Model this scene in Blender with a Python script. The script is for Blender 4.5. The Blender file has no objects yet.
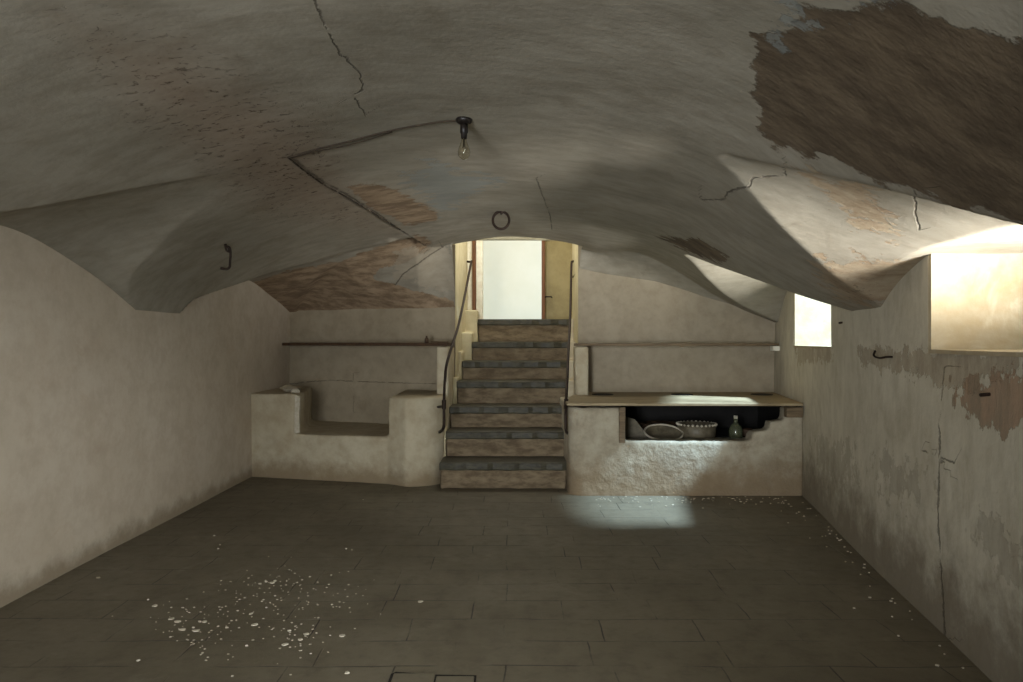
import bpy, bmesh, math, random
import numpy as np
from mathutils import Vector
random.seed(7); np.random.seed(7)
sc = bpy.context.scene
C = sc.collection
S = 1.2            # metres per layout unit
F = 700.0; CX, CY = 511.5, 341.0; H = 1.15
# ---------------------------------------------------------------- camera
cd = bpy.data.cameras.new('camera'); cam = bpy.data.objects.new('camera', cd); C.objects.link(cam)
cam.location = (0, 0, H*S); cam.rotation_euler = (math.pi/2, 0, 0)
cd.sensor_width = 36; cd.lens = 36*F/1023; cd.clip_start = .05
sc.camera = cam
# ---------------------------------------------------------------- world
w = bpy.data.worlds.new('world'); sc.world = w; w.use_nodes = True
w.node_tree.nodes['Background'].inputs[0].default_value = (.62, .78, 1, 1)
w.node_tree.nodes['Background'].inputs[1].default_value = 1.0
sc.view_settings.view_transform = 'Standard'; sc.view_settings.look = 'None'
sc.view_settings.gamma = 1; sc.view_settings.use_curve_mapping = False
sc.view_settings.exposure = -0.40
sc.cycles.max_bounces = 12; sc.cycles.diffuse_bounces = 8
# ---------------------------------------------------------------- daylight and added fill lamps
def area(name, loc, target, size, size_y, energy, col, shape='RECTANGLE', spread=180):
    l = bpy.data.lights.new(name, 'AREA'); l.shape = shape; l.size = size*S; l.size_y = size_y*S
    l.energy = energy; l.color = col; l.spread = math.radians(spread)
    o = bpy.data.objects.new(name, l); C.objects.link(o)
    o.location = Vector(loc)*S
    o.rotation_euler = (Vector(target)*S-Vector(loc)*S).to_track_quat('-Z', 'Y').to_euler()
    return o
def xr(y): return 1.162+.192*y        # inner face of the right wall
area('sky_big_window', (3.3, 2.6, 2.0), (-2.2, 2.4, .4), .9, .8, 15, (.90, .96, 1))
area('lunette_fill_big', (2.30, 1.80, 1.16), (1.30, 3.08, 1.97), .5, .2, 52, (.97, .96, .93), spread=58)  # added lamp by the sill, aimed up to brighten the big lunette
area('sky_small_window', (4.15, 4.45, 3.75), (1.2, 4.9, .2), .30, .30, 1900, (.54, .77, 1), 'DISK')
area('lunette_fill_small', (2.9, 4.5, 1.15), (1.6, 5.25, 1.95), .5, .2, 30, (.96, .96, .93), spread=75)  # added low lamp outside, aimed up to brighten the small lunette
area('unseen_near_fill', (1.72, .15, 1.62), (-2.2, 4.5, .8), 1.1, .6, 105, (.92, .96, .98), spread=72)  # added fill outside the view, lifts the left wall and far blocks
area('unseen_rear_fill', (-1.1, -1.75, 1.0), (.9, 5.8, 1.15), .9, 1.5, 66, (.92, .97, 1), spread=62)  # added fill lamp behind the viewpoint, raises the room's ambient level
area('daylight_upper_hall', (.1, 8.6, 3.3), (0, 8.7, 0), 1.6, 1.0, 20, (1, .95, .84))
area('daylight_stair_head', (0, 6.7, 2.85), (-.4, 7.0, 0), .5, .9, 36, (1, .99, .88))
area('daylight_hall_front', (.0, 8.9, 2.1), (.1, 4.0, .9), .7, .7, 3, (1, 1, .88))

# ---------------------------------------------------------------- helpers
def smoothstep(a, b, x): t = np.clip((x-a)/(b-a), 0, 1); return t*t*(3-2*t)
def link(name, verts, faces, mat, parent=None, loc=(0, 0, 0), smooth=False):
    """verts in layout units, world frame."""
    if parent is not None: base = np.array(parent['_base'])
    else: base = np.array(loc, float)
    v = (np.asarray(verts, float)-base)*S
    me = bpy.data.meshes.new(name); me.from_pydata(v.tolist(), [], [list(map(int, f)) for f in faces]); me.update()
    if mat: me.materials.append(mat)
    o = bpy.data.objects.new(name, me); C.objects.link(o)
    o['_base'] = [float(b) for b in base]
    if parent is not None: o.parent = parent
    else: o.location = base*S
    if smooth:
        for p in me.polygons: p.use_smooth = True
    return o
def thing(name, label, cat, loc, group=None):
    o = bpy.data.objects.new(name, None); C.objects.link(o); o.location = Vector(loc)*S
    o['_base'] = [float(b) for b in loc]; o['label'] = label; o['category'] = cat; o.empty_display_size = .05
    if group: o['group'] = group
    return o
def tag(o, label, cat, group=None):
    o['label'] = label; o['category'] = cat
    if group: o['group'] = group
    return o
def struct(o): o['kind'] = 'structure'; return o
class MB:
    def __init__(s): s.v = []; s.f = []
    def add(s, v, f):
        n = len(s.v); s.v += [tuple(map(float, p)) for p in v]; s.f += [[i+n for i in q] for q in f]; return s
    def box(s, a, b):
        x0, y0, z0 = a; x1, y1, z1 = b
        return s.prism([(x0, y0), (x1, y0), (x1, y1), (x0, y1)], z0, z1)
    def prism(s, poly, z0, z1):          # plan polygon, extruded upward
        n = len(poly); v = [(x, y, z0) for x, y in poly]+[(x, y, z1) for x, y in poly]
        a = sum(poly[i][0]*poly[(i+1) % n][1]-poly[(i+1) % n][0]*poly[i][1] for i in range(n))
        if a < 0: poly = poly[::-1]; v = [(x, y, z0) for x, y in poly]+[(x, y, z1) for x, y in poly]
        f = [list(range(n))[::-1], list(range(n, 2*n))]+[[i, (i+1) % n, n+(i+1) % n, n+i] for i in range(n)]
        return s.add(v, f)
    def elev(s, poly, y0, y1):           # (x,z) polygon, extruded in y
        n = len(poly)
        a = sum(poly[i][0]*poly[(i+1) % n][1]-poly[(i+1) % n][0]*poly[i][1] for i in range(n))
        if a < 0: poly = poly[::-1]
        v = [(x, y0, z) for x, z in poly]+[(x, y1, z) for x, z in poly]
        f = [list(range(n)), list(range(n, 2*n))[::-1]]+[[i, n+i, n+(i+1) % n, (i+1) % n] for i in range(n)]
        return s.add(v, f)
    def tube(s, pts, r, n=10, closed=False, cap=True):
        pts = [Vector(p) for p in pts]; m = len(pts); rs = r if hasattr(r, '__len__') else [r]*m
        rings = []; up = None
        for i, p in enumerate(pts):
            if closed: t = (pts[(i+1) % m]-pts[i-1]).normalized()
            else: t = (pts[min(i+1, m-1)]-pts[max(i-1, 0)]).normalized()
            if up is None: up = t.orthogonal().normalized()
            u = (up-t*up.dot(t)).normalized(); up = u; b = t.cross(u)
            rings.append([p+(u*math.cos(2*math.pi*k/n)+b*math.sin(2*math.pi*k/n))*rs[i] for k in range(n)])
        v = [q for g in rings for q in g]; f = []
        for i in range(m if closed else m-1):
            j = (i+1) % m
            for k in range(n): f.append([i*n+k, i*n+(k+1) % n, j*n+(k+1) % n, j*n+k])
        if cap and not closed: f.append(list(range(n))[::-1]); f.append([(m-1)*n+k for k in range(n)])
        return s.add(v, f)
    def lathe(s, prof, c, n=32, ax=(0, 0, 1)):     # prof: (r, h) along axis ax
        a = Vector(ax).normalized(); u = a.orthogonal().normalized(); b = a.cross(u); c = Vector(c)
        v = []; f = []
        for r, h in prof:
            for k in range(n): v.append(c+a*h+(u*math.cos(2*math.pi*k/n)+b*math.sin(2*math.pi*k/n))*max(r, 1e-4))
        for i in range(len(prof)-1):
            for k in range(n): f.append([i*n+k, i*n+(k+1) % n, (i+1)*n+(k+1) % n, (i+1)*n+k])
        f.append(list(range(n))[::-1]); f.append([(len(prof)-1)*n+k for k in range(n)])
        return s.add(v, f)
    def build(s, name, mat, parent=None, loc=(0, 0, 0), smooth=False): return link(name, s.v, s.f, mat, parent, loc, smooth)
def clean(o):
    bm = bmesh.new(); bm.from_mesh(o.data); bmesh.ops.recalc_face_normals(bm, faces=bm.faces); bm.to_mesh(o.data); bm.free()
def bevel(o, wd=.004, seg=2):
    clean(o); m = o.modifiers.new('bevel', 'BEVEL'); m.width = wd*S; m.segments = seg; m.limit_method = 'ANGLE'; m.angle_limit = .6
    return o
def masonry(o, voxel=.018, it=3, amp=.012, scale=.25):
    """rounded hand-plastered edges and an uneven face"""
    clean(o)
    m = o.modifiers.new('remesh', 'REMESH'); m.mode = 'VOXEL'; m.voxel_size = voxel*S; m.use_smooth_shade = True
    m = o.modifiers.new('smooth', 'SMOOTH'); m.iterations = it; m.factor = .5
    t = bpy.data.textures.new('lumps', 'CLOUDS'); t.noise_scale = scale; t.noise_depth = 3
    m = o.modifiers.new('displace', 'DISPLACE'); m.texture = t; m.strength = amp*S; m.mid_level = .5; m.texture_coords = 'LOCAL'
    return o

# ---------------------------------------------------------------- materials
def srgb(r, g, b):
    f = lambda c: (c/255/12.92 if c/255 <= .04045 else ((c/255+.055)/1.055)**2.4)
    return (f(r), f(g), f(b), 1)
class NT:
    def __init__(s, name, rough=.9):
        s.m = bpy.data.materials.new(name); s.m.use_nodes = True; s.t = s.m.node_tree; s.n = s.t.nodes; s.l = s.t.links
        s.b = s.n['Principled BSDF']; s.b.inputs['Roughness'].default_value = rough
        s.b.inputs['Specular IOR Level'].default_value = .25
        s.tc = s.n.new('ShaderNodeTexCoord'); s.geo = s.n.new('ShaderNodeNewGeometry')
        s.pos = s.geo.outputs['Position']
    def set(s, sock, v):
        if hasattr(v, 'is_linked') or hasattr(v, 'links'): s.l.new(v, sock)
        else: sock.default_value = v
    def math(s, op, a, b=0., c=0., clamp=False):
        n = s.n.new('ShaderNodeMath'); n.operation = op; n.use_clamp = clamp
        for i, v in enumerate((a, b, c)): s.set(n.inputs[i], v)
        return n.outputs[0]
    def scale(s, vec, k):
        n = s.n.new('ShaderNodeVectorMath'); n.operation = 'MULTIPLY'; s.l.new(vec, n.inputs[0]); n.inputs[1].default_value = k; return n.outputs[0]
    def noise(s, sc_=5, det=6, rough=.6, stretch=None, dist=0):
        n = s.n.new('ShaderNodeTexNoise'); n.inputs['Scale'].default_value = sc_; n.inputs['Detail'].default_value = det
        n.inputs['Roughness'].default_value = rough; n.inputs['Distortion'].default_value = dist
        s.l.new(s.scale(s.pos, stretch) if stretch else s.pos, n.inputs['Vector']); return n.outputs['Fac']
    def ramp(s, v, a, b):
        n = s.n.new('ShaderNodeMapRange'); n.interpolation_type = 'SMOOTHSTEP'; s.set(n.inputs['Value'], v)
        n.inputs['From Min'].default_value = a; n.inputs['From Max'].default_value = b; return n.outputs[0]
    def mix(s, f, a, b, mode='MIX'):
        n = s.n.new('ShaderNodeMix'); n.data_type = 'RGBA'; n.blend_type = mode
        s.set(n.inputs['Factor'], f); s.set(n.inputs[6], a); s.set(n.inputs[7], b); return n.outputs[2]
    def attr(s, name):
        n = s.n.new('ShaderNodeAttribute'); n.attribute_name = name; return n.outputs['Fac']
    def bump(s, h, dist=.01, st=1., prev=None):
        n = s.n.new('ShaderNodeBump'); n.inputs['Distance'].default_value = dist; n.inputs['Strength'].default_value = st
        s.set(n.inputs['Height'], h)
        if prev is not None: s.l.new(prev, n.inputs['Normal'])
        return n.outputs[0]
    def done(s, col, nrm=None, rough=None):
        s.set(s.b.inputs['Base Color'], col)
        if nrm is not None: s.l.new(nrm, s.b.inputs['Normal'])
        if rough is not None: s.set(s.b.inputs['Roughness'], rough)
        return s.m
def plaster(name, c1, c2, c3, stretch=None, patches=(), cracks=(), specks=None, low=None, bumpd=.012, grit=1.):
    """c1/c2 large clouds, c3 stains. patches: (attr, colA, colB, ragged, amount)"""
    t = NT(name)
    n1 = t.noise(1.3, 5, .6); n2 = t.noise(7, 8, .65, stretch); n3 = t.noise(38, 5, .6); n4 = t.noise(3.2, 9, .7, None, .8)
    col = t.mix(t.ramp(n1, .3, .7), c1, c2)
    col = t.mix(t.math('MULTIPLY', t.ramp(n4, .5, .75), .55), col, c3)
    col = t.mix(t.math('MULTIPLY', t.ramp(n2, .35, .7), .42), col, (c3[0]*.8, c3[1]*.8, c3[2]*.8, 1))
    h = t.math('ADD', t.math('MULTIPLY', n2, .6), t.math('MULTIPLY', n3, .25*grit))
    if low:          # dirt line near the floor: (z height, colour)
        z = t.n.new('ShaderNodeSeparateXYZ'); t.l.new(t.pos, z.inputs[0])
        zz = t.math('ADD', z.outputs[2], t.math('MULTIPLY', t.noise(4.5, 8, .7), -low[0]*1.3))
        f = t.ramp(zz, low[0]*.1, -low[0]*.55)
        col = t.mix(t.math('MULTIPLY', f, .8), col, low[1])
        h = t.math('ADD', h, t.math('MULTIPLY', f, -.25))
    for a, ca, cb, rag, amt in patches:
        d = t.math('ADD', t.attr(a), t.math('MULTIPLY', t.math('SUBTRACT', t.noise(7, 9, .7, (1, 1.35, 1.1)), .5), rag))
        f = t.ramp(d, .006, -.006)
        pc = t.mix(t.ramp(t.noise(6, 9, .72, stretch), .36, .64), ca, cb)
        col = t.mix(t.math('MULTIPLY', f, amt), col, pc)
        h = t.math('ADD', h, t.math('MULTIPLY', f, -.9*amt)); h = t.math('ADD', h, t.math('MULTIPLY', f, t.math('MULTIPLY', t.noise(22, 6, .7, stretch), .9*amt)))
    if specks:
        d = t.ramp(t.attr(specks[0]), .15, -.25)
        f = t.math('MULTIPLY', d, t.ramp(t.noise(17, 6, .75, (1, 1.6, 1), .6), .585, .63))
        col = t.mix(t.math('MULTIPLY', d, .35), col, specks[1])
        col = t.mix(f, col, specks[2]); h = t.math('ADD', h, t.math('MULTIPLY', f, -.8))
    for a, wd in cracks:
        d = t.math('ABSOLUTE', t.math('ADD', t.attr(a), t.math('MULTIPLY', t.math('SUBTRACT', t.noise(16, 5, .7), .5), .035)))
        f = t.math('MULTIPLY', t.ramp(d, wd*1.6, wd*.3), t.ramp(t.attr(a+'_near'), .09, .06)); f = t.math('MULTIPLY', f, t.ramp(t.noise(8, 3, .6), .35, .5))
        col = t.mix(t.math('MULTIPLY', f, .6), col, srgb(60, 50, 40)); h = t.math('ADD', h, t.math('MULTIPLY', f, -1.2))
    return t.done(col, t.bump(h, bumpd, .8))
def simple(name, a, b, sc_=12, rough=.8, metal=0., stretch=None, bd=.002, spec=.3):
    t = NT(name, rough); n = t.noise(sc_, 7, .65, stretch)
    t.b.inputs['Metallic'].default_value = metal; t.b.inputs['Specular IOR Level'].default_value = spec
    return t.done(t.mix(t.ramp(n, .3, .7), a, b), t.bump(n, bd, .8))
M = {}
M['ceiling'] = plaster('vault_plaster', srgb(162, 154, 138), srgb(150, 143, 127), srgb(126, 116, 98), bumpd=.007, stretch=(.7, 1.5, 1.2),
    patches=[('bare', srgb(80, 66, 50), srgb(110, 94, 74), .16, .95), ('brown', srgb(168, 144, 116), srgb(118, 96, 73), .16, .9),
             ('blue', srgb(128, 134, 132), srgb(140, 144, 138), .5, .6), ('stain', srgb(142, 116, 86), srgb(176, 158, 130), .40, .7),
             ('pale', srgb(176, 164, 144), srgb(158, 146, 126), .4, .6)],
    cracks=[('crack_a', .0035), ('crack_b', .004), ('crack_c', .006)], specks=('speck', srgb(134, 100, 74), srgb(64, 48, 36)))
M['wall'] = plaster('wall_plaster', srgb(196, 184, 164), srgb(186, 173, 152), srgb(180, 161, 138), low=(.22, srgb(128, 114, 92)), bumpd=.006, grit=.5)
M['wall_right'] = plaster('damp_plaster', srgb(204, 196, 176), srgb(192, 183, 162), srgb(168, 156, 132), bumpd=.008, stretch=(1.3, 1.3, .6),
    patches=[('band', srgb(140, 124, 102), srgb(170, 156, 132), .34, .7), ('red', srgb(160, 130, 104), srgb(134, 116, 94), .4, .85), ('scuff', srgb(112, 100, 84), srgb(140, 130, 112), .7, .35)],
    cracks=[('crack_a', .0035)], low=(.75, srgb(112, 100, 82)))
M['reveal'] = plaster('limewashed_reveal', srgb(164, 148, 118), srgb(150, 132, 100), srgb(200, 190, 168), bumpd=.008)
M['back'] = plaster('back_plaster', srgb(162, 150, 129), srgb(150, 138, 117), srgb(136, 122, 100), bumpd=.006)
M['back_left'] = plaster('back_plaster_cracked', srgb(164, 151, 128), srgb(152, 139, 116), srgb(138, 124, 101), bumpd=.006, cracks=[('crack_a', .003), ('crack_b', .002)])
M['block'] = plaster('block_plaster', srgb(186, 176, 152), srgb(176, 164, 138), srgb(156, 138, 108), low=(.3, srgb(128, 110, 84)), bumpd=.008)
M['stove'] = plaster('flaking_plaster', srgb(176, 168, 148), srgb(160, 150, 128), srgb(104, 84, 60), low=(.62, srgb(126, 106, 80)), bumpd=.02, grit=1.4)
M['stair_wall'] = plaster('yellowed_wall', srgb(206, 196, 162), srgb(192, 180, 146), srgb(180, 164, 128), bumpd=.004)
M['hall'] = simple('pale_green_paint', srgb(222, 206, 178), srgb(218, 202, 172), 3)
M['hall_yellow'] = simple('ochre_paint', srgb(150, 136, 96), srgb(134, 120, 82), 6, .6)
M['slate'] = simple('slate', srgb(72, 67, 50), srgb(48, 45, 34), 14, .5, stretch=(1, 3, 3), bd=.006)
M['riser'] = simple('grimy_riser', srgb(130, 114, 90), srgb(88, 74, 56), 11, .9, stretch=(.6, 1, 1.6), bd=.012)
M['wood'] = simple('grey_wood', srgb(118, 100, 76), srgb(84, 70, 52), 16, .7, stretch=(.25, 3, 3))
M['hollow_dark'] = simple('hollow_shade_black', srgb(26, 23, 20), srgb(16, 14, 12), 8)  # near-black colour standing in for shade inside the stove
M['wood_dark'] = simple('dark_wood', srgb(84, 62, 42), srgb(58, 42, 30), 16, .7, stretch=(.25, 3, 3))
M['door_wood'] = simple('brown_door_edge', srgb(116, 76, 46), srgb(90, 58, 36), 10, .6, stretch=(3, 3, .3))
M['iron'] = simple('rusty_iron', srgb(58, 44, 34), srgb(38, 30, 26), 40, .6, .5)
M['white'] = simple('old_white_paint', srgb(232, 228, 212), srgb(212, 204, 184), 10)
M['chalk'] = simple('plaster_crumb', srgb(196, 187, 168), srgb(170, 160, 138), 30)
M['enamel'] = simple('dusty_enamel', srgb(112, 103, 84), srgb(78, 70, 55), 14, .5)
M['rust_pan'] = simple('rusty_pan', srgb(92, 72, 54), srgb(62, 48, 38), 22, .6, .3)
M['bakelite'] = simple('black_bakelite', srgb(34, 27, 22), srgb(22, 18, 16), 20, .45)
M['cable'] = simple('dirty_cable', srgb(70, 58, 44), srgb(48, 40, 32), 30, .8)
M['hole'] = simple('sooty_iron', srgb(44, 38, 32), srgb(30, 26, 22), 30, .9)
M['leaf'] = simple('grime_rag', srgb(90, 78, 60), srgb(62, 52, 42), 20)
# counter top slab with round stains
M['slab'] = simple('worn_slab', srgb(158, 142, 112), srgb(128, 112, 84), 9, .7, stretch=(.5, 2, 2), bd=.004)
g = NT('clear_glass', .05); g.b.inputs['Transmission Weight'].default_value = 1; g.b.inputs['Base Color'].default_value = (.9, .88, .8, 1); M['glass'] = g.m
g = NT('green_bottle', .15); g.b.inputs['Transmission Weight'].default_value = .6; g.b.inputs['Base Color'].default_value = srgb(120, 124, 96); M['bottle'] = g.m
# floor
t = NT('stone_floor')
br = t.n.new('ShaderNodeTexBrick'); 
wv = t.n.new('ShaderNodeVectorMath'); wv.operation = 'ADD'
nz = t.n.new('ShaderNodeTexNoise'); nz.inputs['Scale'].default_value = 1.4; nz.inputs['Detail'].default_value = 5
t.l.new(t.pos, nz.inputs['Vector']); t.l.new(t.pos, wv.inputs[0]); t.l.new(t.scale(nz.outputs['Color'], (.06, .06, 0)), wv.inputs[1])
t.l.new(wv.outputs[0], br.inputs['Vector'])
br.inputs['Scale'].default_value = 1; br.inputs['Brick Width'].default_value = .46; br.inputs['Row Height'].default_value = .25
br.inputs['Mortar Size'].default_value = .004; br.inputs['Mortar Smooth'].default_value = .3; br.offset = .37; br.squash = 1.3; br.squash_frequency = 3
br.inputs['Color1'].default_value = (0, 0, 0, 1); br.inputs['Color2'].default_value = (1, 1, 1, 1); br.inputs['Mortar'].default_value = (.5, .5, .5, 1)
jf = t.math('MULTIPLY', br.outputs['Fac'], t.ramp(t.noise(2.6, 4, .6), .38, .6))
slabv = t.n.new('ShaderNodeSeparateColor'); t.l.new(br.outputs['Color'], slabv.inputs[0])
n1 = t.noise(1.1, 6, .6); n2 = t.noise(9, 8, .7); n3 = t.noise(45, 5, .6); n5 = t.noise(3, 8, .7, (1, 1, 1), .7)
col = t.mix(t.ramp(n1, .35, .65), srgb(110, 102, 84), srgb(92, 84, 67))
col = t.mix(t.math('MULTIPLY', slabv.outputs[0], .3), col, srgb(96, 88, 70))
col = t.mix(t.math('MULTIPLY', t.ramp(n2, .45, .75), .5), col, srgb(76, 68, 54))
col = t.mix(t.math('MULTIPLY', t.ramp(n5, .55, .8), .45), col, srgb(140, 134, 116))
col = t.mix(t.math('MULTIPLY', jf, .9), col, srgb(40, 34, 28))
hh = t.math('ADD', t.math('MULTIPLY', n2, .5), t.math('ADD', t.math('MULTIPLY', n3, .15), t.math('MULTIPLY', jf, -1.)))
t.b.inputs['Specular IOR Level'].default_value = .4
M['floor'] = t.done(col, t.bump(hh, .006, .8), t.math('ADD', t.math('MULTIPLY', n2, .3), .42))

# ---------------------------------------------------------------- the vault
ZC = 2.04
def lun(x, y, x_w, x_a, y_w, y_a, zw, za, zs, wd, p):
    """conical lunette: ridge from wall (x_w,y_w,zw) to apex (x_a,y_a,za)"""
    t_ = np.maximum((x-x_w)/(x_a-x_w), 0); yc = y_w+(y_a-y_w)*t_
    zr = np.where(t_ < 1, zw+(za-zw)*t_, za-.9*(t_-1)*abs(x_a-x_w))
    s = (np.sqrt((y-yc)**2+.06**2)-.06)/(wd-.055)
    if isinstance(p, tuple):
        k = np.clip(t_*(p[4] if len(p) > 4 else 1), 0, 1); p = np.where(y < yc, p[0]+(p[1]-p[0])*k, p[2]+(p[3]-p[2])*k)
    return np.where(s < 1.0, zr-(zr-zs)*s**p, zs-(s-1.0)*1.5)
_k = np.linspace(0, 1, 201)
_z = np.interp(_k, [0, .15, .3, .45, .54, .605, .733, .867, 1], [2.04, 2.028, 1.99, 1.91, 1.84, 1.765, 1.59, 1.433, 1.32])
_g = np.exp(-np.linspace(-2, 2, 25)**2); _g /= _g.sum()
RU = _k; RZ = np.convolve(np.pad(_z, 12, mode='reflect', reflect_type='odd'), _g, 'valid'); RZ[0] = 2.04
RZ = RZ+(2.04-RZ[1])*np.exp(-_k*8)*0
def vault(x, y):
    x = np.asarray(x, float); y = np.asarray(y, float)
    r = xr(np.clip(y, -1, 9)); c = (r-2.2)/2; hw = (r+2.2)/2
    u = (x-c)/hw; q = np.clip(1-u*u, 0, 1)
    z = 1.34+(ZC-1.34)*q**.7-np.clip(np.abs(u)-1, 0, 9)*1.2
    z = np.where(u > 0, np.interp(u, RU, RZ)-np.clip(np.abs(u)-1, 0, 9)*1.2, z)
    # the end slopes that come down to the back wall, either side of the stair opening
    eR = np.interp(x, [.6, 1.296, 1.72, 2.15, 2.36, 3], [1.80, 1.69, 1.545, 1.43, 1.34, 1.2])+(.42+.75*smoothstep(1.0, .62, x))*np.clip(6.3-y, 0, 9)**.8
    ybL = 6.35+.6*np.clip((-x-.55)/1.65, -.2, 1.2)
    eL = 1.435+(.46+.75*smoothstep(-.95, -.53, x))*np.clip(ybL-y, 0, 9)**.8
    z = np.where(x > .60, np.minimum(z, eR), z)
    z = np.where(x < -.508, np.minimum(z, eL), z)
    mid = (x >= -.508) & (x <= .60)
    arch = 2.035-.19*np.clip(np.abs(x-.02), 0, 1)**2
    z = z+(np.minimum(z, arch)-z)*smoothstep(5.0, 6.0, y)*(1-smoothstep(.60, 1.1, np.abs(x-.04)))
    a = lun(x, y, -2.2, -1.24, 2.96, 3.13, 1.65, 1.905, 1.34, 1.14, (1.3, 1.2, 1.35, 2.5, 3.2))
    b = lun(x, y, -2.2, -.80, 5.85, 5.6, 1.66, 1.99, 1.435, 1.12, 1.35)
    # far springing of the last left lunette lies along the back wall
    ybl = 6.35+.6*np.clip((-x-.55)/1.65, -.3, 1.2)
    tt = (x+2.2)/1.4; zr = np.where(tt < 1, 1.66+.33*tt, 1.99-.9*(tt-1)*1.4)
    yc = 5.85-.25*tt; s = np.clip((y-yc)/np.maximum(ybl-yc, .2), 0, 2)
    b2 = np.where(y > yc, zr-(zr-1.435)*s**1.35, b)
    b = np.where(x < -.508, b2, -9)
    d = lun(x, y, 1.63, .784, 2.45, 2.60, 1.53, 1.838, 1.31, 1.02, (2.2, 1.1, 2.3, 1.5))
    e = lun(x, y, 2.14, 1.28, 5.02, 5.12, 1.79, 1.78, 1.33, 1.12, (2.0, .95, 1.9, 1.0, 1.15))
    k0 = lun(x, y, 1.2, .3, .1, .2, 1.62, 1.93, 1.33, .8, 1.3)
    for q_ in (a, b, d, e, k0): z = np.maximum(z, q_)
    out = x-xr(y)
    z = np.where(out > .0, z, z)
    wob = .008*np.sin(3.1*x+1.3*y)*np.sin(2.3*y-1.1*x+.7)+.004*np.sin(9*x+4*y)*np.sin(7*y-3*x)
    return z+wob
def to_px(v):
    d = np.maximum(v[:, 1], .05)
    return np.stack([CX+v[:, 0]/d*F, CY-(v[:, 2]-H)/d*F], 1), d
def px_to_vault(px, py):
    lo = None
    for k in range(80, 700):
        d = k*.01; x = (px-CX)/F*d; z = H-(py-CY)/F*d
        if z >= float(vault(x, d)): return (x, d, float(vault(x, d)))
    return (x, d, z)
def sdf_poly(P, poly):
    poly = np.array(poly, float); n = len(poly); dmin = np.full(len(P), 1e9); inside = np.zeros(len(P), bool)
    for i in range(n):
        a = poly[i]; b = poly[(i+1) % n]; ab = b-a; tt = np.clip(((P-a)@ab)/max(ab@ab, 1e-9), 0, 1)
        dmin = np.minimum(dmin, np.linalg.norm(P-(a+tt[:, None]*ab), axis=1))
        c = ((a[1] > P[:, 1]) != (b[1] > P[:, 1])) & (P[:, 0] < (b[0]-a[0])*(P[:, 1]-a[1])/((b[1]-a[1]) if b[1] != a[1] else 1e-9)+a[0])
        inside ^= c
    return np.where(inside, -dmin, dmin)
def sd_line(P, line):
    line = np.array(line, float); best = np.full(len(P), 1e9); out = np.full(len(P), 1e3)
    for i in range(len(line)-1):
        a, b = line[i], line[i+1]; ab = b-a; raw = ((P-a)@ab)/(ab@ab); tt = np.clip(raw, 0, 1)
        dist = np.linalg.norm(P-(a+tt[:, None]*ab), axis=1)
        cr = (ab[0]*(P[:, 1]-a[1])-ab[1]*(P[:, 0]-a[0]))/np.linalg.norm(ab)
        sg = np.where(cr >= 0, 1., -1.)
        endpast = ((i == 0) & (raw < 0)) | ((i == len(line)-2) & (raw > 1))
        val = np.where(endpast, dist, sg*dist)
        m = dist < best; best = np.where(m, dist, best); out = np.where(m, val, out)
    return out
def put_attr(o, name, vals):
    a = o.data.attributes.new(name, 'FLOAT', 'POINT'); a.data.foreach_set('value', np.asarray(vals, np.float32))
def attrs(o, V, spec, ok=None):
    P, d = to_px(V)
    k = d/F*S
    for name, kind, shapes in spec:
        f = sdf_poly if kind == 'poly' else sd_line
        best = None
        for s_ in shapes:
            v = f(P, s_)
            best = v if best is None else (np.minimum(best, v) if kind == 'poly' else np.where(np.abs(v) < np.abs(best), v, best))
        vals = best*k
        vals = np.where(V[:, 1] < .6, 9., vals)
        if ok is not None and name in ok: vals = np.where(ok[name](V), vals, 9.)
        put_attr(o, name, np.clip(vals, -9, 9))
        if kind == 'line': put_attr(o, name+'_near', np.clip(np.abs(vals), 0, 9))
def axis(breaks, step):
    out = []
    for a, b in zip(breaks[:-1], breaks[1:]):
        n = max(1, int(round((b-a)/step))); out += list(np.linspace(a, b, n, endpoint=False))
    return np.array(out+[breaks[-1]])
xs = axis([-2.45, -.5081, -.508, .60, .6001, 3.3], .016); ys = axis([-1.7, 1.2, 7.2], .016)
ys = np.concatenate([axis([-1.7, 1.2], .04)[:-1], axis([1.2, 7.2], .016)])
XX, YY = np.meshgrid(xs, ys); ZZ = vault(XX, YY)
V = np.stack([XX.ravel(), YY.ravel(), ZZ.ravel()], 1); nx, ny = len(xs), len(ys)
XC = (XX[:-1, :-1]+XX[1:, 1:])/2; YC = (YY[:-1, :-1]+YY[1:, 1:])/2
OUT = XC-xr(YC)
well = ((OUT > .40) & (YC > 1.62) & (YC < 2.885)) | (OUT > .14) & ( ((YC > 4.36) & (YC < 5.51)) | ((YC > -.45) & (YC < .75)))
keep = ~(well | ((XC > -.51) & (XC < .61) & (YC > 6.02)) | (XC > xr(YC)+.62))
ii, jj = np.nonzero(keep)
faces = np.stack([ii*nx+jj, ii*nx+jj+1, (ii+1)*nx+jj+1, (ii+1)*nx+jj], 1)[:, ::-1]
used = np.unique(faces); remap = -np.ones(len(V), int); remap[used] = np.arange(len(used)); V = V[used]; faces = remap[faces]
ceil = struct(link('ceiling', V, faces, M['ceiling'], smooth=True))
D1 = [(750, 36), (757, 70), (753, 97), (763, 110), (759, 131), (776, 149), (812, 156), (852, 168), (879, 182), (967, 206), (1060, 232), (1100, 60), (1023, 42), (967, 29), (913, 11), (868, 2), (833, 7), (803, 4), (797, 23), (776, 34)]
D2 = [(345, 187), (375, 184), (395, 190), (415, 200), (438, 212), (436, 222), (404, 225), (370, 205)]
D3 = [(250, 283), (300, 268), (340, 262), (380, 246), (416, 235), (432, 241), (425, 252), (405, 262), (380, 268), (372, 280), (395, 284), (420, 292), (455, 300), (455, 325), (280, 325)]
D5 = [(657, 237), (700, 239), (728, 258), (722, 263), (690, 252)]
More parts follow.
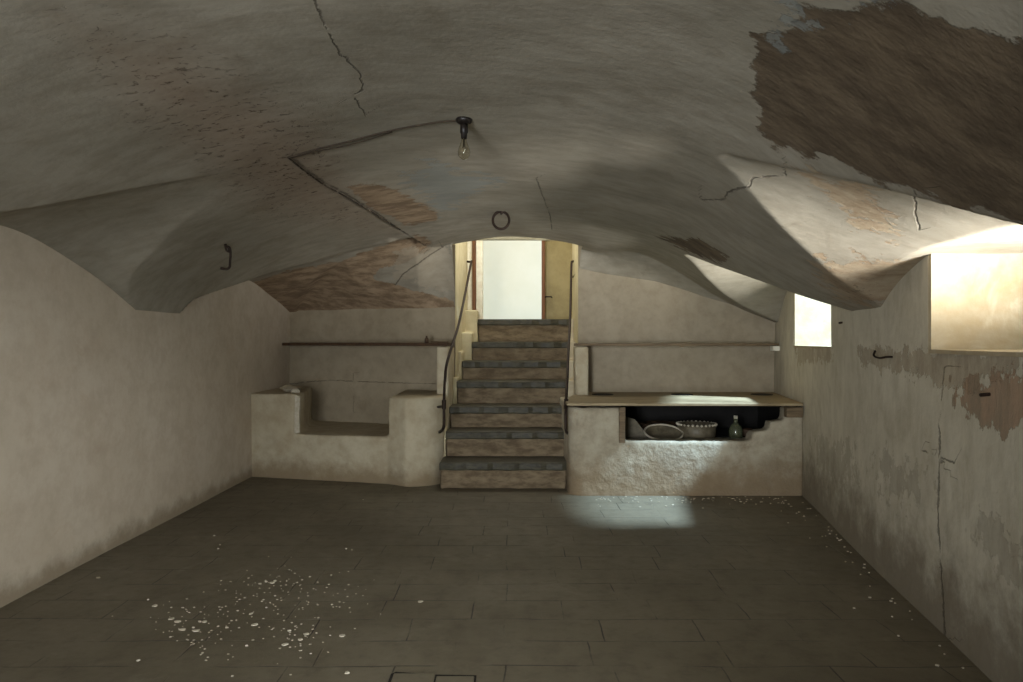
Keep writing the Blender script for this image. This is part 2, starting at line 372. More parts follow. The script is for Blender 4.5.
BL = [(405, 180), (440, 160), (455, 170), (500, 182), (470, 195), (440, 214), (430, 200)]
BL2 = [(776, 14), (796, 12), (796, 26), (776, 32)]; BL3 = [(838, 2), (866, 2), (860, 12), (846, 12)]
attrs(ceil, V, [('bare', 'poly', [D1, D5]), ('brown', 'poly', [D2, D3]), ('blue', 'poly', [BL, BL2, BL3]),
    ('stain', 'poly', [[(815, 262), (880, 262), (935, 262), (905, 300), (880, 306), (845, 300), (825, 285)], [(800, 170), (870, 190), (900, 240), (850, 220)]]),
    ('pale', 'poly', [[(395, 250), (450, 245), (455, 292), (420, 285), (395, 276)]]),
    ('speck', 'poly', [[(60, 20), (180, 40), (330, 130), (345, 180), (400, 235), (260, 215), (200, 165), (130, 110)], [(820, 282), (870, 285), (890, 308), (850, 310)]]),
    ('crack_a', 'line', [[(312, -5), (325, 25), (338, 50), (350, 62), (361, 75), (363, 90), (353, 95), (366, 115)]]),
    ('crack_b', 'line', [[(700, 200), (723, 200), (730, 191), (749, 187), (752, 178), (785, 175)], [(536, 178), (550, 215), (552, 230)], [(914, 190), (915, 212), (919, 230)]]),
    ('crack_c', 'line', [[(291, 157), (320, 180), (345, 194), (375, 212), (400, 230), (425, 246)], [(395, 285), (404, 273), (418, 264), (430, 255), (443, 247)]])],
    ok={'bare': lambda v: v[:, 0] > .3, 'brown': lambda v: v[:, 0] < -.45, 'speck': lambda v: (v[:, 1] < 5.6)})

# ---------------------------------------------------------------- room shell
def panel(name, P0, U, W, nu, nv, mat, depth, holes=()):
    pass
def box_struct(name, mb, mat):
    o = mb.build(name, mat); clean(o); return struct(o)
fl = MB(); fl.box((-2.7, -2.0, -.12), (3.2, 9.6, 0))
struct(fl.build('floor', M['floor']))
# left wall: a gently uneven sheet with thickness
def wall_sheet(name, x_of, y0, y1, z0, z1, thick, mat, sgn, step=.02, extra=None, parent=None, kind=True):
    yy = axis([y0, y1], step); zz = axis([z0, z1], step); Y, Z = np.meshgrid(yy, zz)
    X = x_of(Y)+.010*np.sin(2.1*Y+1.7*Z)*np.sin(2.9*Z-.8*Y+1)*1.
    v = np.stack([X.ravel(), Y.ravel(), Z.ravel()], 1); a, b = len(yy), len(zz); n = a*b
    f = [[i*a+j, i*a+j+1, (i+1)*a+j+1, (i+1)*a+j] for i in range(b-1) for j in range(a-1)]
    if sgn > 0: f = [q[::-1] for q in f]
    # back corners
    xo = [x_of(np.array(y_))+sgn*thick for y_ in (y0, y1)]
    v = np.vstack([v, [[xo[0], y0, z0], [xo[1], y1, z0], [xo[1], y1, z1], [xo[0], y0, z1]]])
    B = [n, n+1, n+2, n+3]
    f += [B, [i for i in range(a)]+[B[1], B[0]], [(b-1)*a+i for i in range(a)]+[B[2], B[3]],
          [i*a for i in range(b)]+[B[3], B[0]], [i*a+a-1 for i in range(b)]+[B[2], B[1]]]
    o = link(name, v, f, mat)
    clean(o)
    return o, v
o, v = wall_sheet('wall_left', lambda y: -2.2+0*y, -1.7, 7.3, 0, 2.3, .3, M['wall'], -1, .03); struct(o)
# right wall in pieces around the deep window openings
TH = .62
SILL = 1.105
RW = [('band', 'poly', [[(795, 344), (834, 346), (834, 362), (800, 362)], [(858, 348), (928, 352), (1100, 352), (1100, 372), (1000, 376), (960, 392), (905, 372), (866, 366)]]),
      ('red', 'poly', [[(955, 388), (975, 380), (1023, 368), (1100, 366), (1100, 446), (1023, 428), (985, 426), (958, 410)]]),
      ('scuff', 'poly', [[(815, 440), (850, 445), (860, 480), (830, 485)], [(880, 455), (925, 470), (915, 500), (885, 490)], [(985, 520), (1005, 530), (1023, 580), (1000, 570)]]),
      ('crack_a', 'line', [[(944, 366), (939, 420), (938, 520), (945, 640)], [(922, 450), (955, 463)]])]
def right_piece(name, y0, y1, z0, z1):
    o, v = wall_sheet(name, xr, y0, y1, z0, z1, TH, M['wall_right'], 1, .02)
    attrs(o, v, RW); return struct(o)
right_piece('wall_right', -1.7, -.45, 0, 2.3)
right_piece('wall_right', -.45, 6.9, 0, SILL)
right_piece('wall_right', .75, 1.62, SILL, 2.3)
right_piece('wall_right', 2.885, 4.36, SILL, 2.3)
right_piece('wall_right', 5.51, 6.9, SILL, 2.3)
# window reveals (limewashed) just proud of the jambs, sills
def reveal(name, y, sgn):
    m = MB(); a = xr(y)+.002; m.prism([(a, y), (a, y+sgn*.02), (a+TH-.02, y+sgn*.02), (a+TH-.02, y)], SILL, 2.3)
    return box_struct(name, m, M['reveal'])
reveal('trim_1', 2.885, -1); reveal('trim_2', 5.51, -1); reveal('trim_3', 4.36, 1); reveal('trim_4', 1.62, 1)
for i, (a, b) in enumerate([(1.64, 2.865), (4.38, 5.49), (-.44, .74)]):
    m = MB(); m.prism([(xr(a)-.004, a), (xr(b)-.004, b), (xr(b)+TH, b), (xr(a)+TH, a)], SILL-.005, SILL+.01); box_struct('trim_%d' % (5+i), m, M['reveal'])
    # outer window frame with panes' glazing bars, set in the outer face of the wall
    m = MB(); e = TH-.06
    def bar(ya, yb, za, zb): m.prism([(xr(ya)+e, ya), (xr(yb)+e, yb), (xr(yb)+e+.05, yb), (xr(ya)+e+.05, ya)], za, zb)
    bar(a, a+.04, SILL, 2.2); bar(b-.04, b, SILL, 2.2); bar(a, b, SILL, SILL+.04)
    c_ = (a+b)/2; bar(c_-.015, c_+.015, SILL, 2.2)
    fr = box_struct('window_%d' % (i+1), m, M['white'])
# back walls
m = MB(); m.prism([(-2.45, 7.03), (-.508, 6.335), (-.508, 6.9), (-.508, 7.3), (-2.45, 7.3)], 0, 2.3)
gx = np.linspace(-2.2, -.508, 90); gz = np.linspace(0, 1.7, 90); GX, GZ = np.meshgrid(gx, gz); GY = 6.335+.695*(-GX-.508)/1.942-.006
gv = np.stack([GX.ravel(), GY.ravel(), GZ.ravel()], 1)
gn = len(m.v); m.add(gv, [[i*90+j, i*90+j+1, (i+1)*90+j+1, (i+1)*90+j] for i in range(89) for j in range(89)])
bl = struct(m.build('wall_back', M['back_left']))
attrs(bl, np.array(m.v), [('crack_a', 'line', [[(285, 384), (330, 380), (370, 382), (442, 384)]]), ('crack_b', 'line', [[(353, 372), (354, 400), (353, 412)]])])
m = MB(); m.prism([(.60, 6.3), (2.75, 6.3), (2.75, 6.9), (.64, 6.9)], 0, 2.3)
box_struct('wall_back', m, M['back'])
# short piers flanking the niches under the shelves
m = MB(); m.prism([(-.635, 5.93), (-.535, 5.93), (-.508, 6.6), (-.64, 6.6)], 0, 1.105)
masonry(box_struct('wall_pier', m, M['block']), .014, 2, .006)
m = MB(); m.prism([(.535, 5.93), (.655, 5.93), (.655, 6.35), (.56, 6.35)], 0, 1.105)
masonry(box_struct('wall_pier', m, M['block']), .014, 2, .006)
# stair passage
m = MB(); m.prism([(-.508, 6.336), (-.455, 7.25), (-.455, 9.6), (-.75, 9.6), (-.75, 6.55)], 0, 3.2)
box_struct('wall_passage_left', m, M['stair_wall'])
m = MB(); m.prism([(.60, 6.301), (.64, 7.4), (.64, 7.5), (1.0, 7.5), (1.0, 6.301)], 0, 3.2)
box_struct('wall_passage_right', m, M['stair_wall'])
m = MB(); m.prism([(.34, 7.40), (1.2, 7.40), (1.2, 7.52), (.34, 7.52)], 0, 3.2)
box_struct('wall_stair_head', m, M['hall_yellow'])
m = MB(); m.box((-2, 9.4, 0), (3, 9.6, 4.0)); box_struct('wall_hall', m, M['hall'])
m = MB(); m.box((1.9, 7.5, 0), (2.1, 9.4, 4.0)); m.box((-1.9, 7.5, 0), (-1.7, 9.4, 4.)); box_struct('wall_hall_side', m, M['hall'])
m = MB(); m.box((-2, 7.3, 3.5), (3, 9.5, 3.6)); box_struct('ceiling_hall', m, M['hall'])
m = MB(); m.prism([(-.75, 6.02), (1.0, 6.02), (1.0, 7.52), (-.75, 7.52)], 3.0, 3.1); m.box((-.52, 6.0, 2.02), (.62, 6.06, 3.1)); m.box((-.76, 6.0, 2.02), (-.508, 6.5, 3.1)); m.box((.60, 6.0, 2.02), (1.0, 6.35, 3.1))
box_struct('ceiling_passage', m, M['stair_wall'])
m = MB(); m.box((-1.9, 7.31, 1.2), (1.9, 9.5, 1.372)); box_struct('floor_hall', m, M['slate'])
# door frame at the head of the stairs
m = MB(); m.box((-.405, 7.22, 1.372), (-.368, 7.30, 3.0)); o = box_struct('door_1', m, M['door_wood']); bevel(o, .003)
m = MB(); m.box((.318, 7.33, 1.372), (.352, 7.41, 3.0)); o = box_struct('door_1', m, M['door_wood']); bevel(o, .003)
m = MB(); m.box((-.366, 7.26, 1.372), (-.300, 7.40, 3.0)); m.box((-.455, 7.24, 1.372), (-.41, 7.28, 3.0)); o = box_struct('trim_9', m, M['white'])
# front wall behind the viewpoint, with a doorway added for the fill lamp
yf = -1.6
m = MB()
m.elev([(-2.6, 0), (-1.6, 0), (-1.6, 1.8), (-2.6, 1.8)], yf-.03, yf)
m.elev([(-.6, 0), (1.6, 0), (1.6, 1.8), (-.6, 1.8)], yf-.03, yf)
m.elev([(-2.6, 1.8), (1.6, 1.8), (1.6, 2.4), (-2.6, 2.4)], yf-.03, yf)
box_struct('wall_front', m, M['wall'])

# ---------------------------------------------------------------- masonry blocks
# left: low bench with a high shoulder at each end
def arc(cx, cy, r, a0, a1, n=10): return [(cx+r*math.cos(math.radians(a0+(a1-a0)*k/n)), cy+r*math.sin(math.radians(a0+(a1-a0)*k/n))) for k in range(n+1)]
def yf_l(x): return 5.93-(x+2.2)*.245       # slanting front line
m = MB()
m.prism([(-2.22, yf_l(-2.22)), (-1.80, yf_l(-1.80)), (-1.79, 6.06), (-1.97, 6.93), (-2.22, 7.05)], -.02, .705)
m.prism([(-2.2, yf_l(-2.2)), (-.85, yf_l(-.85)), (-.85, 6.6), (-2.2, 6.9)], -.02, .375)
m.prism([(-.99, 6.6), (-.99, yf_l(-.99))]+arc(-.80, 5.78, .26, 262, 350, 10)+[(-.53, 6.0), (-.52, 6.6)], -.02, .70)
o = m.build('plastered_bench', M['block'], loc=(-1.4, 6.1, 0)); masonry(o, .016, 4, .016)
tag(o, 'low plastered masonry bench with a square notch between raised ends, left of the stairs', 'masonry bench')
# right: hollow stove block
m = MB()
fp = [(.83, -.02), (2.17, -.02), (2.17, .655), (2.04, .655), (2.035, .56), (1.93, .55), (1.915, .49), (1.80, .47), (1.775, .407), (.83, .407)]
m.elev(fp, 5.2, 5.34)
m.prism([(.43, 6.28)]+arc(.53, 5.30, .10, 180, 270, 8)+[(.84, 5.2), (.84, 6.28)], -.02, .655)
m.prism([(.8, 5.3), (2.36, 5.3), (2.36, 6.28), (.8, 6.28)], -.02, .37)
m.prism([(2.22, 5.3), (2.36, 5.3), (2.36, 6.28), (2.22, 6.28)], -.02, .655)
STOVE = o = m.build('masonry_stove', M['stove'], loc=(1.4, 5.7, 0)); masonry(o, .014, 3, .016, .12)
tag(o, 'plastered stove block with a long broken-edged opening, right of the stairs', 'masonry stove')
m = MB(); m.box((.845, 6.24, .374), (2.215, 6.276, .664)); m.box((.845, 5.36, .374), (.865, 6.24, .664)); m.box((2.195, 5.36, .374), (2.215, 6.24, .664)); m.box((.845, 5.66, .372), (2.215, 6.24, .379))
m.build('shade_lining', M['hollow_dark'], STOVE)  # added dark panels that paint the hollow's deep shade
# worktop
ct = thing('worktop', 'long thin worn board top with round burner holes lying on the stove block', 'worktop', (1.4, 5.7, .66))
m = MB(); m.prism([(.41, 5.17), (2.145, 5.145), (2.35, 6.275), (.665, 6.275), (.655, 5.92), (.51, 5.92), (.41, 5.3)], .671, .692)
bevel(m.build('board', M['slab'], ct), .004)
for px in (602, 681, 760):
    x = (px-CX)/F*6.02
    m = MB(); m.lathe([(.0, .0), (.075, .0), (.082, .004), (.09, .004), (.092, .0), (.092, -.004)][::-1], (x, 5.98, .6925), 28)
    m.build('burner_hole', M['hole'], ct, smooth=False)
m = MB(); m.box((2.03, 5.16, .585), (2.15, 5.22, .661)); o = bevel(m.build('wooden_block', M['wood'], loc=(2.09, 5.19, .585)), .004)
tag(o, 'small square wooden block wedged under the right end of the board top', 'wooden block')
m = MB(); m.box((.797, 5.175, .395), (.842, 5.205, .66)); o = bevel(m.build('wooden_jamb', M['wood'], loc=(.82, 5.19, .395)), .003)
tag(o, 'short upright wooden strip lining the left edge of the stove opening', 'wooden strip')
# vessels inside the hollow
zb_ = .372
dish = thing('oval_pan', 'shallow pale pan with a raised rim tipped towards the viewer inside the stove opening', 'pan', (1.19, 5.55, zb_))
m = MB(); ax = Vector((.0, -.30, .95)); c = Vector((1.195, 5.50, .432))
m.lathe([(.06, -.05), (.105, -.042), (.135, -.01), (.145, .002), (.150, .0), (.14, -.014), (.11, -.048), (.06, -.058)][::-1], c, 36, ax); clean(m.build('bowl', M['enamel'], dish, smooth=True))
m = MB(); m.tube([c+(ax.orthogonal().normalized()*math.cos(a)+ax.normalized().cross(ax.orthogonal().normalized())*math.sin(a))*.148 for a in np.linspace(0, 2*math.pi, 40, endpoint=False)], .008, 8, True); m.build('rim', M['chalk'], dish, smooth=True)
pot = thing('round_pot', 'round pale pot with a beaded rim standing in the middle of the stove opening', 'pot', (1.47, 5.58, zb_))
m = MB(); m.lathe([(.12, 0), (.142, .012), (.15, .05), (.152, .115), (.142, .122), (.136, .115), (.134, .03), (.0, .02)], (1.475, 5.58, zb_), 40); clean(m.build('bowl', M['enamel'], pot, smooth=True))
for k in range(28):
    a = 2*math.pi*k/28; m = MB(); m.lathe([(.001, -.01), (.008, -.006), (.011, 0), (.008, .006), (.001, .01)], (1.475+.152*math.cos(a), 5.58+.152*math.sin(a), zb_+.118), 8)
    m.build('bead', M['chalk'], pot, smooth=True)
tile = MB(); tile.add([(.85, 5.60, zb_+.005), (1.10, 5.55, zb_+.005), (.99, 5.62, zb_+.15), (.85, 5.66, zb_+.19), (.85, 5.62, zb_+.0), (1.10, 5.57, zb_+.0), (.99, 5.645, zb_+.145), (.85, 5.685, zb_+.185)],
     [[0, 1, 2, 3], [7, 6, 5, 4], [0, 4, 5, 1], [1, 5, 6, 2], [2, 6, 7, 3], [3, 7, 4, 0]])
o = tile.build('broken_tile', M['enamel'], loc=(.95, 5.6, zb_)); clean(o); tag(o, 'pale broken slab leaning at the left end inside the stove opening', 'broken tile')
fp_ = thing('frying_pan', 'rusty dark pan with a long handle lying behind the tipped dish', 'pan', (1.22, 5.84, zb_))
m = MB(); m.lathe([(.0, 0), (.15, 0), (.18, .09), (.172, .09), (.145, .012), (0, .01)], (1.25, 5.86, zb_), 30); clean(m.build('pan_body', M['rust_pan'], fp_, smooth=True))
m = MB(); m.tube([(1.10, 5.80, zb_+.09), (1.0, 5.74, zb_+.115), (.9, 5.72, zb_+.135)], [.012, .010, .009]); m.build('handle', M['rust_pan'], fp_, smooth=True)
bt = thing('glass_bottle', 'squat dusty glass bottle at the right end of the stove opening', 'bottle', (1.80, 5.6, zb_))
m = MB(); m.lathe([(.0, 0), (.05, 0), (.054, .01), (.054, .07), (.04, .10), (.018, .12), (.016, .15), (.02, .155), (.0, .156)], (1.80, 5.62, zb_), 24); clean(m.build('bottle_body', M['bottle'], bt, smooth=True))
m = MB(); m.lathe([(.0, 0), (.015, 0), (.017, .022), (.0, .024)], (1.80, 5.62, zb_+.156), 14); m.build('stopper', M['chalk'], bt)
jr = MB(); jr.lathe([(.0, 0), (.05, 0), (.056, .02), (.05, .05), (.055, .055), (.048, .058), (.042, .02), (0, .01)], (1.925, 5.72, .375), 24); o = jr.build('small_bowl', M['rust_pan'], loc=(1.925, 5.72, .375), smooth=True); clean(o)
tag(o, 'small dark bowl half hidden behind the broken corner of the stove opening', 'bowl')

# ---------------------------------------------------------------- shelves
m = MB(); m.prism([(-2.19, 6.68), (-.545, 5.90), (-.515, 6.33), (-2.19, 7.0-.06)], 1.108, 1.134)
o = bevel(m.build('wall_shelf', M['wood_dark'], loc=(-1.3, 6.5, 1.108)), .003); tag(o, 'long dark wooden shelf board over the notched bench, left of the stairs', 'shelf')
m = MB(); m.prism([(.525, 5.905), (2.30, 6.02), (2.36, 6.295), (.60, 6.295)], 1.108, 1.130)
o = bevel(m.build('wall_shelf', M['wood'], loc=(1.4, 6.1, 1.108)), .003); tag(o, 'long wooden shelf board over the stove worktop, right of the stairs', 'shelf')
m = MB(); m.box((2.26, 6.05, 1.065), (2.32, 6.12, 1.107)); o = bevel(m.build('shelf_bracket', M['white'], loc=(2.29, 6.1, 1.065)), .004); tag(o, 'small pale block bracket under the right end of the right shelf', 'bracket')
# odds and ends on the left shelf end
m = MB(); m.lathe([(.0, 0), (.018, 0), (.018, .035), (.008, .045), (.008, .06), (0, .062)], (-.74, 6.1, 1.134), 14); o = m.build('small_vial', M['rust_pan'], loc=(-.74, 6.1, 1.134), smooth=True); tag(o, 'tiny dark vial standing near the right end of the left shelf', 'vial')
m = MB(); m.tube([(-.70, 6.08, 1.142), (-.62, 6.05, 1.142), (-.55, 6.03, 1.142)], .007, 8); o = m.build('wood_stick', M['wood'], loc=(-.62, 6.05, 1.142)); tag(o, 'thin stick lying on the right end of the left shelf', 'stick')
# rubble on the left shoulder
def rock(c, r, name, mat, label, cat, group=None, flat=.5):
    bm = bmesh.new(); bmesh.ops.create_icosphere(bm, subdivisions=2, radius=1)
    ph = [random.uniform(0, 6) for _ in range(4)]
    for v_ in bm.verts:
        k = 1+.22*math.sin(3*v_.co.x+ph[0])+.2*math.sin(4*v_.co.y+ph[1])+.12*math.sin(7*v_.co.z+ph[2])
        v_.co = Vector((v_.co.x*k*r[0], v_.co.y*k*r[1], v_.co.z*k*r[2]))
    vs = [tuple(Vector(c)+v_.co) for v_ in bm.verts]; fs = [[v_.index for v_ in f.verts] for f in bm.faces]; bm.free()
    o = link(name, vs, fs, mat, loc=c); return tag(o, label, cat, group)
o = rock((-1.92, 6.12, .725), (.085, .10, .022), 'plaster_slab', M['chalk'], 'flat broken plaster slab lying on the left shoulder of the bench', 'rubble')
o = rock((-1.84, 5.98, .72), (.035, .04, .018), 'plaster_chunk', M['chalk'], 'small pale plaster chunk at the notch edge on the bench shoulder', 'rubble')
o = rock((-2.02, 6.30, .728), (.06, .07, .024), 'brick_fragment', M['block'], 'brownish fragment behind the flat plaster slab on the bench shoulder', 'rubble')
m = MB(); m.elev([(-1.806, .385), (-1.762, .385), (-1.765, .55), (-1.755, .69), (-1.80, .70)], 5.815, 5.85); o = bevel(m.build('plaster_edging', M['chalk'], loc=(-1.78, 5.83, .385)), .004)
tag(o, 'upright strip of broken white plaster at the left edge of the bench notch', 'plaster edging')
# ---------------------------------------------------------------- staircase
st = thing('stone_staircase', 'straight flight of worn stone steps with dark slate treads rising to the bright doorway', 'staircase', (0, 5.4, 0))
zk = [.208, .412, .593, .792, .964, 1.145, 1.372]; dk = [5.44, 5.72, 5.98, 6.25, 6.52, 6.78, 7.04]
xl = [-.555, -.535, -.525, -.485, -.457, -.38, -.335]; xq = [.43, .455, .47, .50, .53, .56, .585]
prev = 0
for k in range(7):
    y0 = dk[k]; y1 = 7.3 if k == 6 else dk[k+1]+.06
    m = MB(); m.box((xl[k], y0+.014, max(0, prev-.02)), (xq[k], y1, zk[k]-.05))
    o = m.build('step', M['riser'], st); masonry(o, .014, 3, .014, .08)
    n = 24; front = [(xl[k]-.006+(xq[k]-xl[k]+.012)*i/n, y0-.008+.007*math.sin(i*1.3+k*2)+random.uniform(-.004, .004)) for i in range(n+1)]
    m = MB(); m.prism(front+[(xq[k]+.006, y1), (xl[k]-.006, y1)], zk[k]-.064, zk[k]-.002)
    tr = m.build('tread', M['slate'], o); bevel(tr, .009, 2)
    prev = zk[k]
# stepped kerb beside the flight
m = MB()
for k in range(7):
    y0 = dk[k]+(.55 if k == 0 else .0); y1 = dk[k+1]+.02 if k < 6 else 7.25
    if k < 1: continue
    m.box((-.56 if dk[k] < 6.3 else -.52, y0, 0), (xl[k]-.004, y1, zk[k]+(.09 if k > 3 else .03)))
o = m.build('side_kerb', M['stair_wall'], st); masonry(o, .012, 2, .006)
m = MB()
for k in range(2, 7):
    y0 = dk[k]; y1 = dk[k+1]+.02 if k < 6 else 7.35
    m.box((xq[k]+.004, y0, 0), (.63, y1, zk[k]+.005))
o = m.build('side_kerb', M['block'], st); masonry(o, .012, 2, .006)
# handrails
def smooth_path(pts, n=8):
    pts = [Vector(p) for p in pts]; out = []
    for i in range(len(pts)-1):
        p0 = pts[max(i-1, 0)]; p1 = pts[i]; p2 = pts[i+1]; p3 = pts[min(i+2, len(pts)-1)]
        for k in range(n):
            t_ = k/n; out.append(.5*((2*p1)+(p2-p0)*t_+(2*p0-5*p1+4*p2-p3)*t_*t_+(3*p1-p0-3*p2+p3)*t_**3))
    out.append(pts[-1]); return out
def P(px, py, d): return ((px-CX)/F*d, d, H-(py-CY)/F*d)
hl = thing('handrail', 'thin iron handrail sloping up the left side of the stairs', 'handrail', P(441, 432, 5.5))
m = MB(); m.tube(smooth_path([P(439.5, 432, 5.6), P(443, 429, 5.42), P(444, 422, 5.42), P(444, 402, 5.44), P(445, 380, 5.5), P(447.5, 361, 5.6), P(459, 323, 6.1), P(467, 284, 6.7), P(471, 263, 7.1), P(470.5, 262, 7.15), P(466, 261.5, 7.2)]), .0115, 10); m.build('rail', M['iron'], hl, smooth=True)
m = MB(); m.tube([P(444, 406, 5.44), P(438, 407, 5.6)], .010, 8); m.build('bracket', M['iron'], hl)
m = MB(); m.tube([P(444, 409, 5.44), P(444, 400, 5.44)], .017, 10); m.build('collar', M['iron'], hl)
hr = thing('handrail', 'thin iron handrail on the right side of the stairs ending beside the stove block', 'handrail', P(566, 432, 5.4))
m = MB(); m.tube(smooth_path([P(569, 433, 5.45), P(566, 430, 5.3), P(566, 405, 5.35), P(567, 384, 5.5), P(568.5, 350, 5.9), P(570, 323, 6.3), P(571, 285, 6.8), P(571.5, 264, 7.0), P(573, 261.5, 7.05), P(577, 261, 7.1)]), .0115, 10); m.build('rail', M['iron'], hr, smooth=True)
m = MB(); m.tube([P(566, 409, 5.35), P(566.3, 399, 5.36)], .017, 10); m.build('collar', M['iron'], hr)
# small hook rail on the landing wall
m = MB(); m.tube([(.335+.02, 7.385, 1.61), (.345, 7.36, 1.615), (.42, 7.36, 1.615), (.425, 7.395, 1.61)], .007, 8); o = m.build('coat_bar', M['iron'], loc=(.38, 7.38, 1.61)); tag(o, 'short dark bar on the ochre wall beside the doorway at the stair head', 'bar')

# ---------------------------------------------------------------- ceiling fittings
lamp = thing('ceiling_lamp', 'bare clear light bulb in a black holder on the vault', 'lamp', px_to_vault(464, 118))
L0 = Vector(px_to_vault(464, 119)); dL = L0.y
m = MB(); m.lathe([(.0, .012), (.026, .010), (.034, .0), (.030, -.012), (.016, -.020), (.0, -.02)][::-1], L0+Vector((0, 0, -.002)), 28); clean(m.build('ceiling_rose', M['bakelite'], lamp, smooth=True))
m = MB(); m.lathe([(.0, -.015), (.015, -.016), (.016, -.055), (.0125, -.058), (.0125, -.078), (0, -.078)][::-1], L0, 22); clean(m.build('lamp_holder', M['bakelite'], lamp, smooth=True))
prof = [(.0095, -.078), (.011, -.088), (.016, -.102), (.0225, -.118), (.0255, -.132), (.0235, -.146), (.016, -.157), (.007, -.162), (.0, -.163)]
m = MB(); m.lathe(prof[::-1], L0, 26)
bo = m.build('bulb', M['glass'], lamp, smooth=True); clean(bo)
sl = bo.modifiers.new('wall', 'SOLIDIFY'); sl.thickness = .0008; sl.offset = -1
m = MB(); m.tube([L0+Vector((0, 0, -.078)), L0+Vector((0, 0, -.11))], [.004, .003], 8); m.tube([L0+Vector((-.012, 0, -.122)), L0+Vector((-.003, 0, -.11)), L0+Vector((.003, 0, -.11)), L0+Vector((.012, 0, -.122))], .0008, 5); m.build('filament_mount', M['enamel'], lamp)
def cpt(px, py, off=.006):
    p = px_to_vault(px, py); return (p[0], p[1], p[2]-off)
path = [cpt(*q) for q in [(462, 118), (440, 120), (415, 124), (392, 129), (370, 134), (345, 141), (320, 147), (300, 152), (288, 156)]]
m = MB(); m.tube(smooth_path(path), .0038, 8); o = m.build('lamp_cable', M['cable'], loc=path[4], smooth=True); tag(o, 'dirty cable running across the vault from the bulb to the left groin', 'cable')
path = [cpt(*q) for q in [(392, 130), (370, 137), (345, 144), (320, 149.5), (292, 156)]]
m = MB(); m.tube(smooth_path(path), .0026, 8); o = m.build('slack_wire', M['cable'], loc=path[2], smooth=True); tag(o, 'thin second wire sagging just below the lamp cable', 'wire')
path = [cpt(*q) for q in [(288, 156), (305, 170), (325, 184), (345, 195), (372, 211), (400, 229)]]
m = MB(); m.tube(smooth_path(path), .004, 8); o = m.build('plastered_conduit', M['ceiling'], loc=path[2], smooth=True); tag(o, 'plastered-over conduit running from the cable bend down to the brown damage', 'conduit')
# iron ring
R0 = Vector(px_to_vault(501, 211)); rg = thing('iron_ring', 'dark iron ring hanging from the vault above the stair opening', 'ring', R0)
r_ = 8.6/F*R0.y
m = MB(); m.tube([R0+Vector((r_*math.cos(a)*.95, .012*math.sin(a), -r_-.004+r_*math.sin(a)*1.05)) for a in np.linspace(0, 2*math.pi, 40, endpoint=False)], .009, 10, True); m.build('ring', M['iron'], rg, smooth=True)
m = MB(); m.tube([R0+Vector((0, 0, .02)), R0+Vector((0, 0, -.006)), R0+Vector((.008, 0, -.016)), R0+Vector((-.004, 0, -.02))], .008, 8); m.build('eye_bolt', M['iron'], rg, smooth=True)
# hook on the left groin
K0 = Vector(px_to_vault(224, 244)); kk = K0.y/F
def kp(px, py, dy=0): return Vector(((px-CX)*K0.y/F, K0.y+dy, H-(py-CY)*K0.y/F))
hk = thing('iron_hook', 'long rusty iron hook hanging from the left part of the vault', 'hook', K0)
m = MB(); m.tube(smooth_path([kp(224, 243, .02), kp(226, 246), kp(229.5, 248), kp(230.5, 253), kp(230, 262), kp(229.5, 267), kp(226.5, 269), kp(221, 268.5, -.01)]), .0075, 8); m.build('hook_rod', M['iron'], hk, smooth=True)
m = MB(); m.tube(smooth_path([kp(225, 244), kp(226.5, 250), kp(229, 251.5), kp(228, 247)]), .006, 8); m.build('staple', M['iron'], hk, smooth=True)
# small hook on the right wall
def wr(px, py, off=0.):        # pixel on the right wall
    t_ = (px-CX)/F; d = 1.162/(t_-.192); return Vector((xr(d)-off, d, H-(py-CY)/F*d))
m = MB(); m.tube(smooth_path([wr(891, 357, -.015), wr(891, 357, .02), wr(887.5, 358, .04), wr(884, 355.5, .05), wr(885.5, 351, .05)]), .005, 8); o = m.build('wall_hook', M['iron'], loc=wr(889, 357), smooth=True); tag(o, 'small bent iron hook in the right wall between the two windows', 'hook')
for px, py, lb in [(843, 273+0, 'rusty nail stub high on the right wall beside the small window'), (989, 394, 'rusty nail stub in the reddish patch under the big window')]:
    if py < 300: px, py = 844, 322
    a = wr(px, py, -.02); b = wr(px, py+1, .03); m = MB(); m.tube([a, b], .006, 8); o = m.build('iron_nail', M['iron'], loc=a); tag(o, lb, 'nail')
# ---------------------------------------------------------------- floor details
fh = thing('floor_hatch', 'stone hatch slab in the floor at the bottom edge, outlined by a dark gap', 'hatch', (-.25, 2.2, 0))
m = MB(); m.box((-.405, 2.0, .001), (-.262, 2.408, .008)); m.box((-.256, 2.0, .001), (-.127, 2.390, .007)); bevel(m.build('slab', M['floor'], fh), .003)
m = MB(); m.prism([(-.415, 1.98), (-.12, 1.98), (-.12, 2.40), (-.26, 2.405), (-.40, 2.425), (-.415, 2.41)], 0.0005, .004); m.build('gap', M['hole'], fh)
def flr(px, py): d = H*F/(py-CY); return ((px-CX)/F*d, d)
def flake(c, r, z=.004):
    n = random.randint(5, 8); a0 = random.uniform(0, 6); poly = []
    for k in range(n):
        a = a0+2*math.pi*k/n; q = r*random.uniform(.55, 1.1); poly.append((c[0]+q*math.cos(a)*1.2, c[1]+q*math.sin(a)))
    m = MB(); m.prism(poly, .0005, z); return m
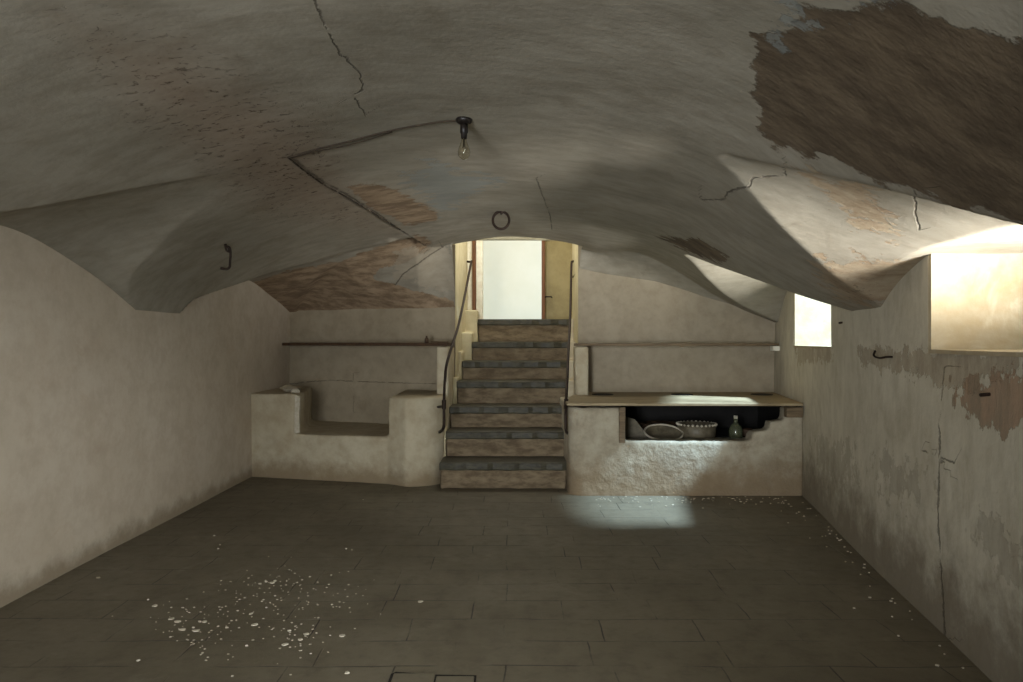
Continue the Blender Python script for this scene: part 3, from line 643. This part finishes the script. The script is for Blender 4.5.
big = [(172, 619), (177, 622), (182, 630), (193, 628), (196, 631), (200, 622), (205, 622), (227, 628), (266, 582), (272, 583), (275, 581), (251, 614), (255, 625), (289, 631), (307, 634), (342, 636), (347, 673), (218, 549), (220, 545), (138, 661), (98, 578),
       (363, 500), (346, 549), (352, 550), (420, 602), (148, 600), (155, 606), (285, 645), (300, 640), (247, 646), (260, 584), (214, 536)]
def FL(px, py):
    if (px, py) == (363, 500): return 'white plaster flake lying farthest back on the floor, near the bench'
    if (px, py) == (420, 602): return 'lone white plaster flake in the middle of the floor'
    if (px, py) == (98, 578): return 'lone white plaster flake nearest the left wall'
    if (px, py) == (347, 673): return 'white plaster flake beside the floor hatch, at the bottom edge'
    if (px, py) == (138, 661): return 'lone white plaster flake nearest the bottom left corner of the floor'
    if px < 212 and py > 590: return 'white plaster flake in the left cluster of flakes on the floor'
    if py > 610: return 'white plaster flake in the right, nearer cluster of flakes on the floor'
    if py > 570: return 'white plaster flake in the far small cluster of flakes on the floor'
    return 'tiny white plaster flake on the bare stone floor behind the clusters'
for px, py in big:
    c = flr(px, py); r = random.uniform(.004, .010)*(1.3 if py > 570 else 1)
    o = flake(c, r).build('plaster_flake', M['chalk'], loc=(c[0], c[1], 0)); tag(o, FL(px, py), 'plaster flake', 'plaster flakes on the floor')
m = MB()
for k in range(260):
    cxp, cyp = random.choice([(190, 622), (260, 600), (300, 640), (330, 600), (210, 640), (280, 585)])
    c = flr(cxp+random.gauss(0, 26), min(676, cyp+random.gauss(0, 14))); f_ = flake(c, random.uniform(.0015, .005), .002); m.add(f_.v, f_.f)
for k in range(90):
    x = random.uniform(.6, 2.0); c = (x, random.uniform(5.1, 5.19)-abs(random.gauss(0, .12))); f_ = flake(c, random.uniform(.002, .008), .004); m.add(f_.v, f_.f)
for k in range(50):
    y = random.uniform(2.2, 5.0); c = (xr(y)-.03-abs(random.gauss(0, .10)), y); f_ = flake(c, random.uniform(.002, .007), .004); m.add(f_.v, f_.f)
o = m.build('plaster_dust', M['chalk']); tag(o, 'fine white plaster crumbs scattered over the stone floor', 'plaster crumbs'); o['kind'] = 'stuff'

for o in bpy.data.objects:
    if '_base' in o: del o['_base']
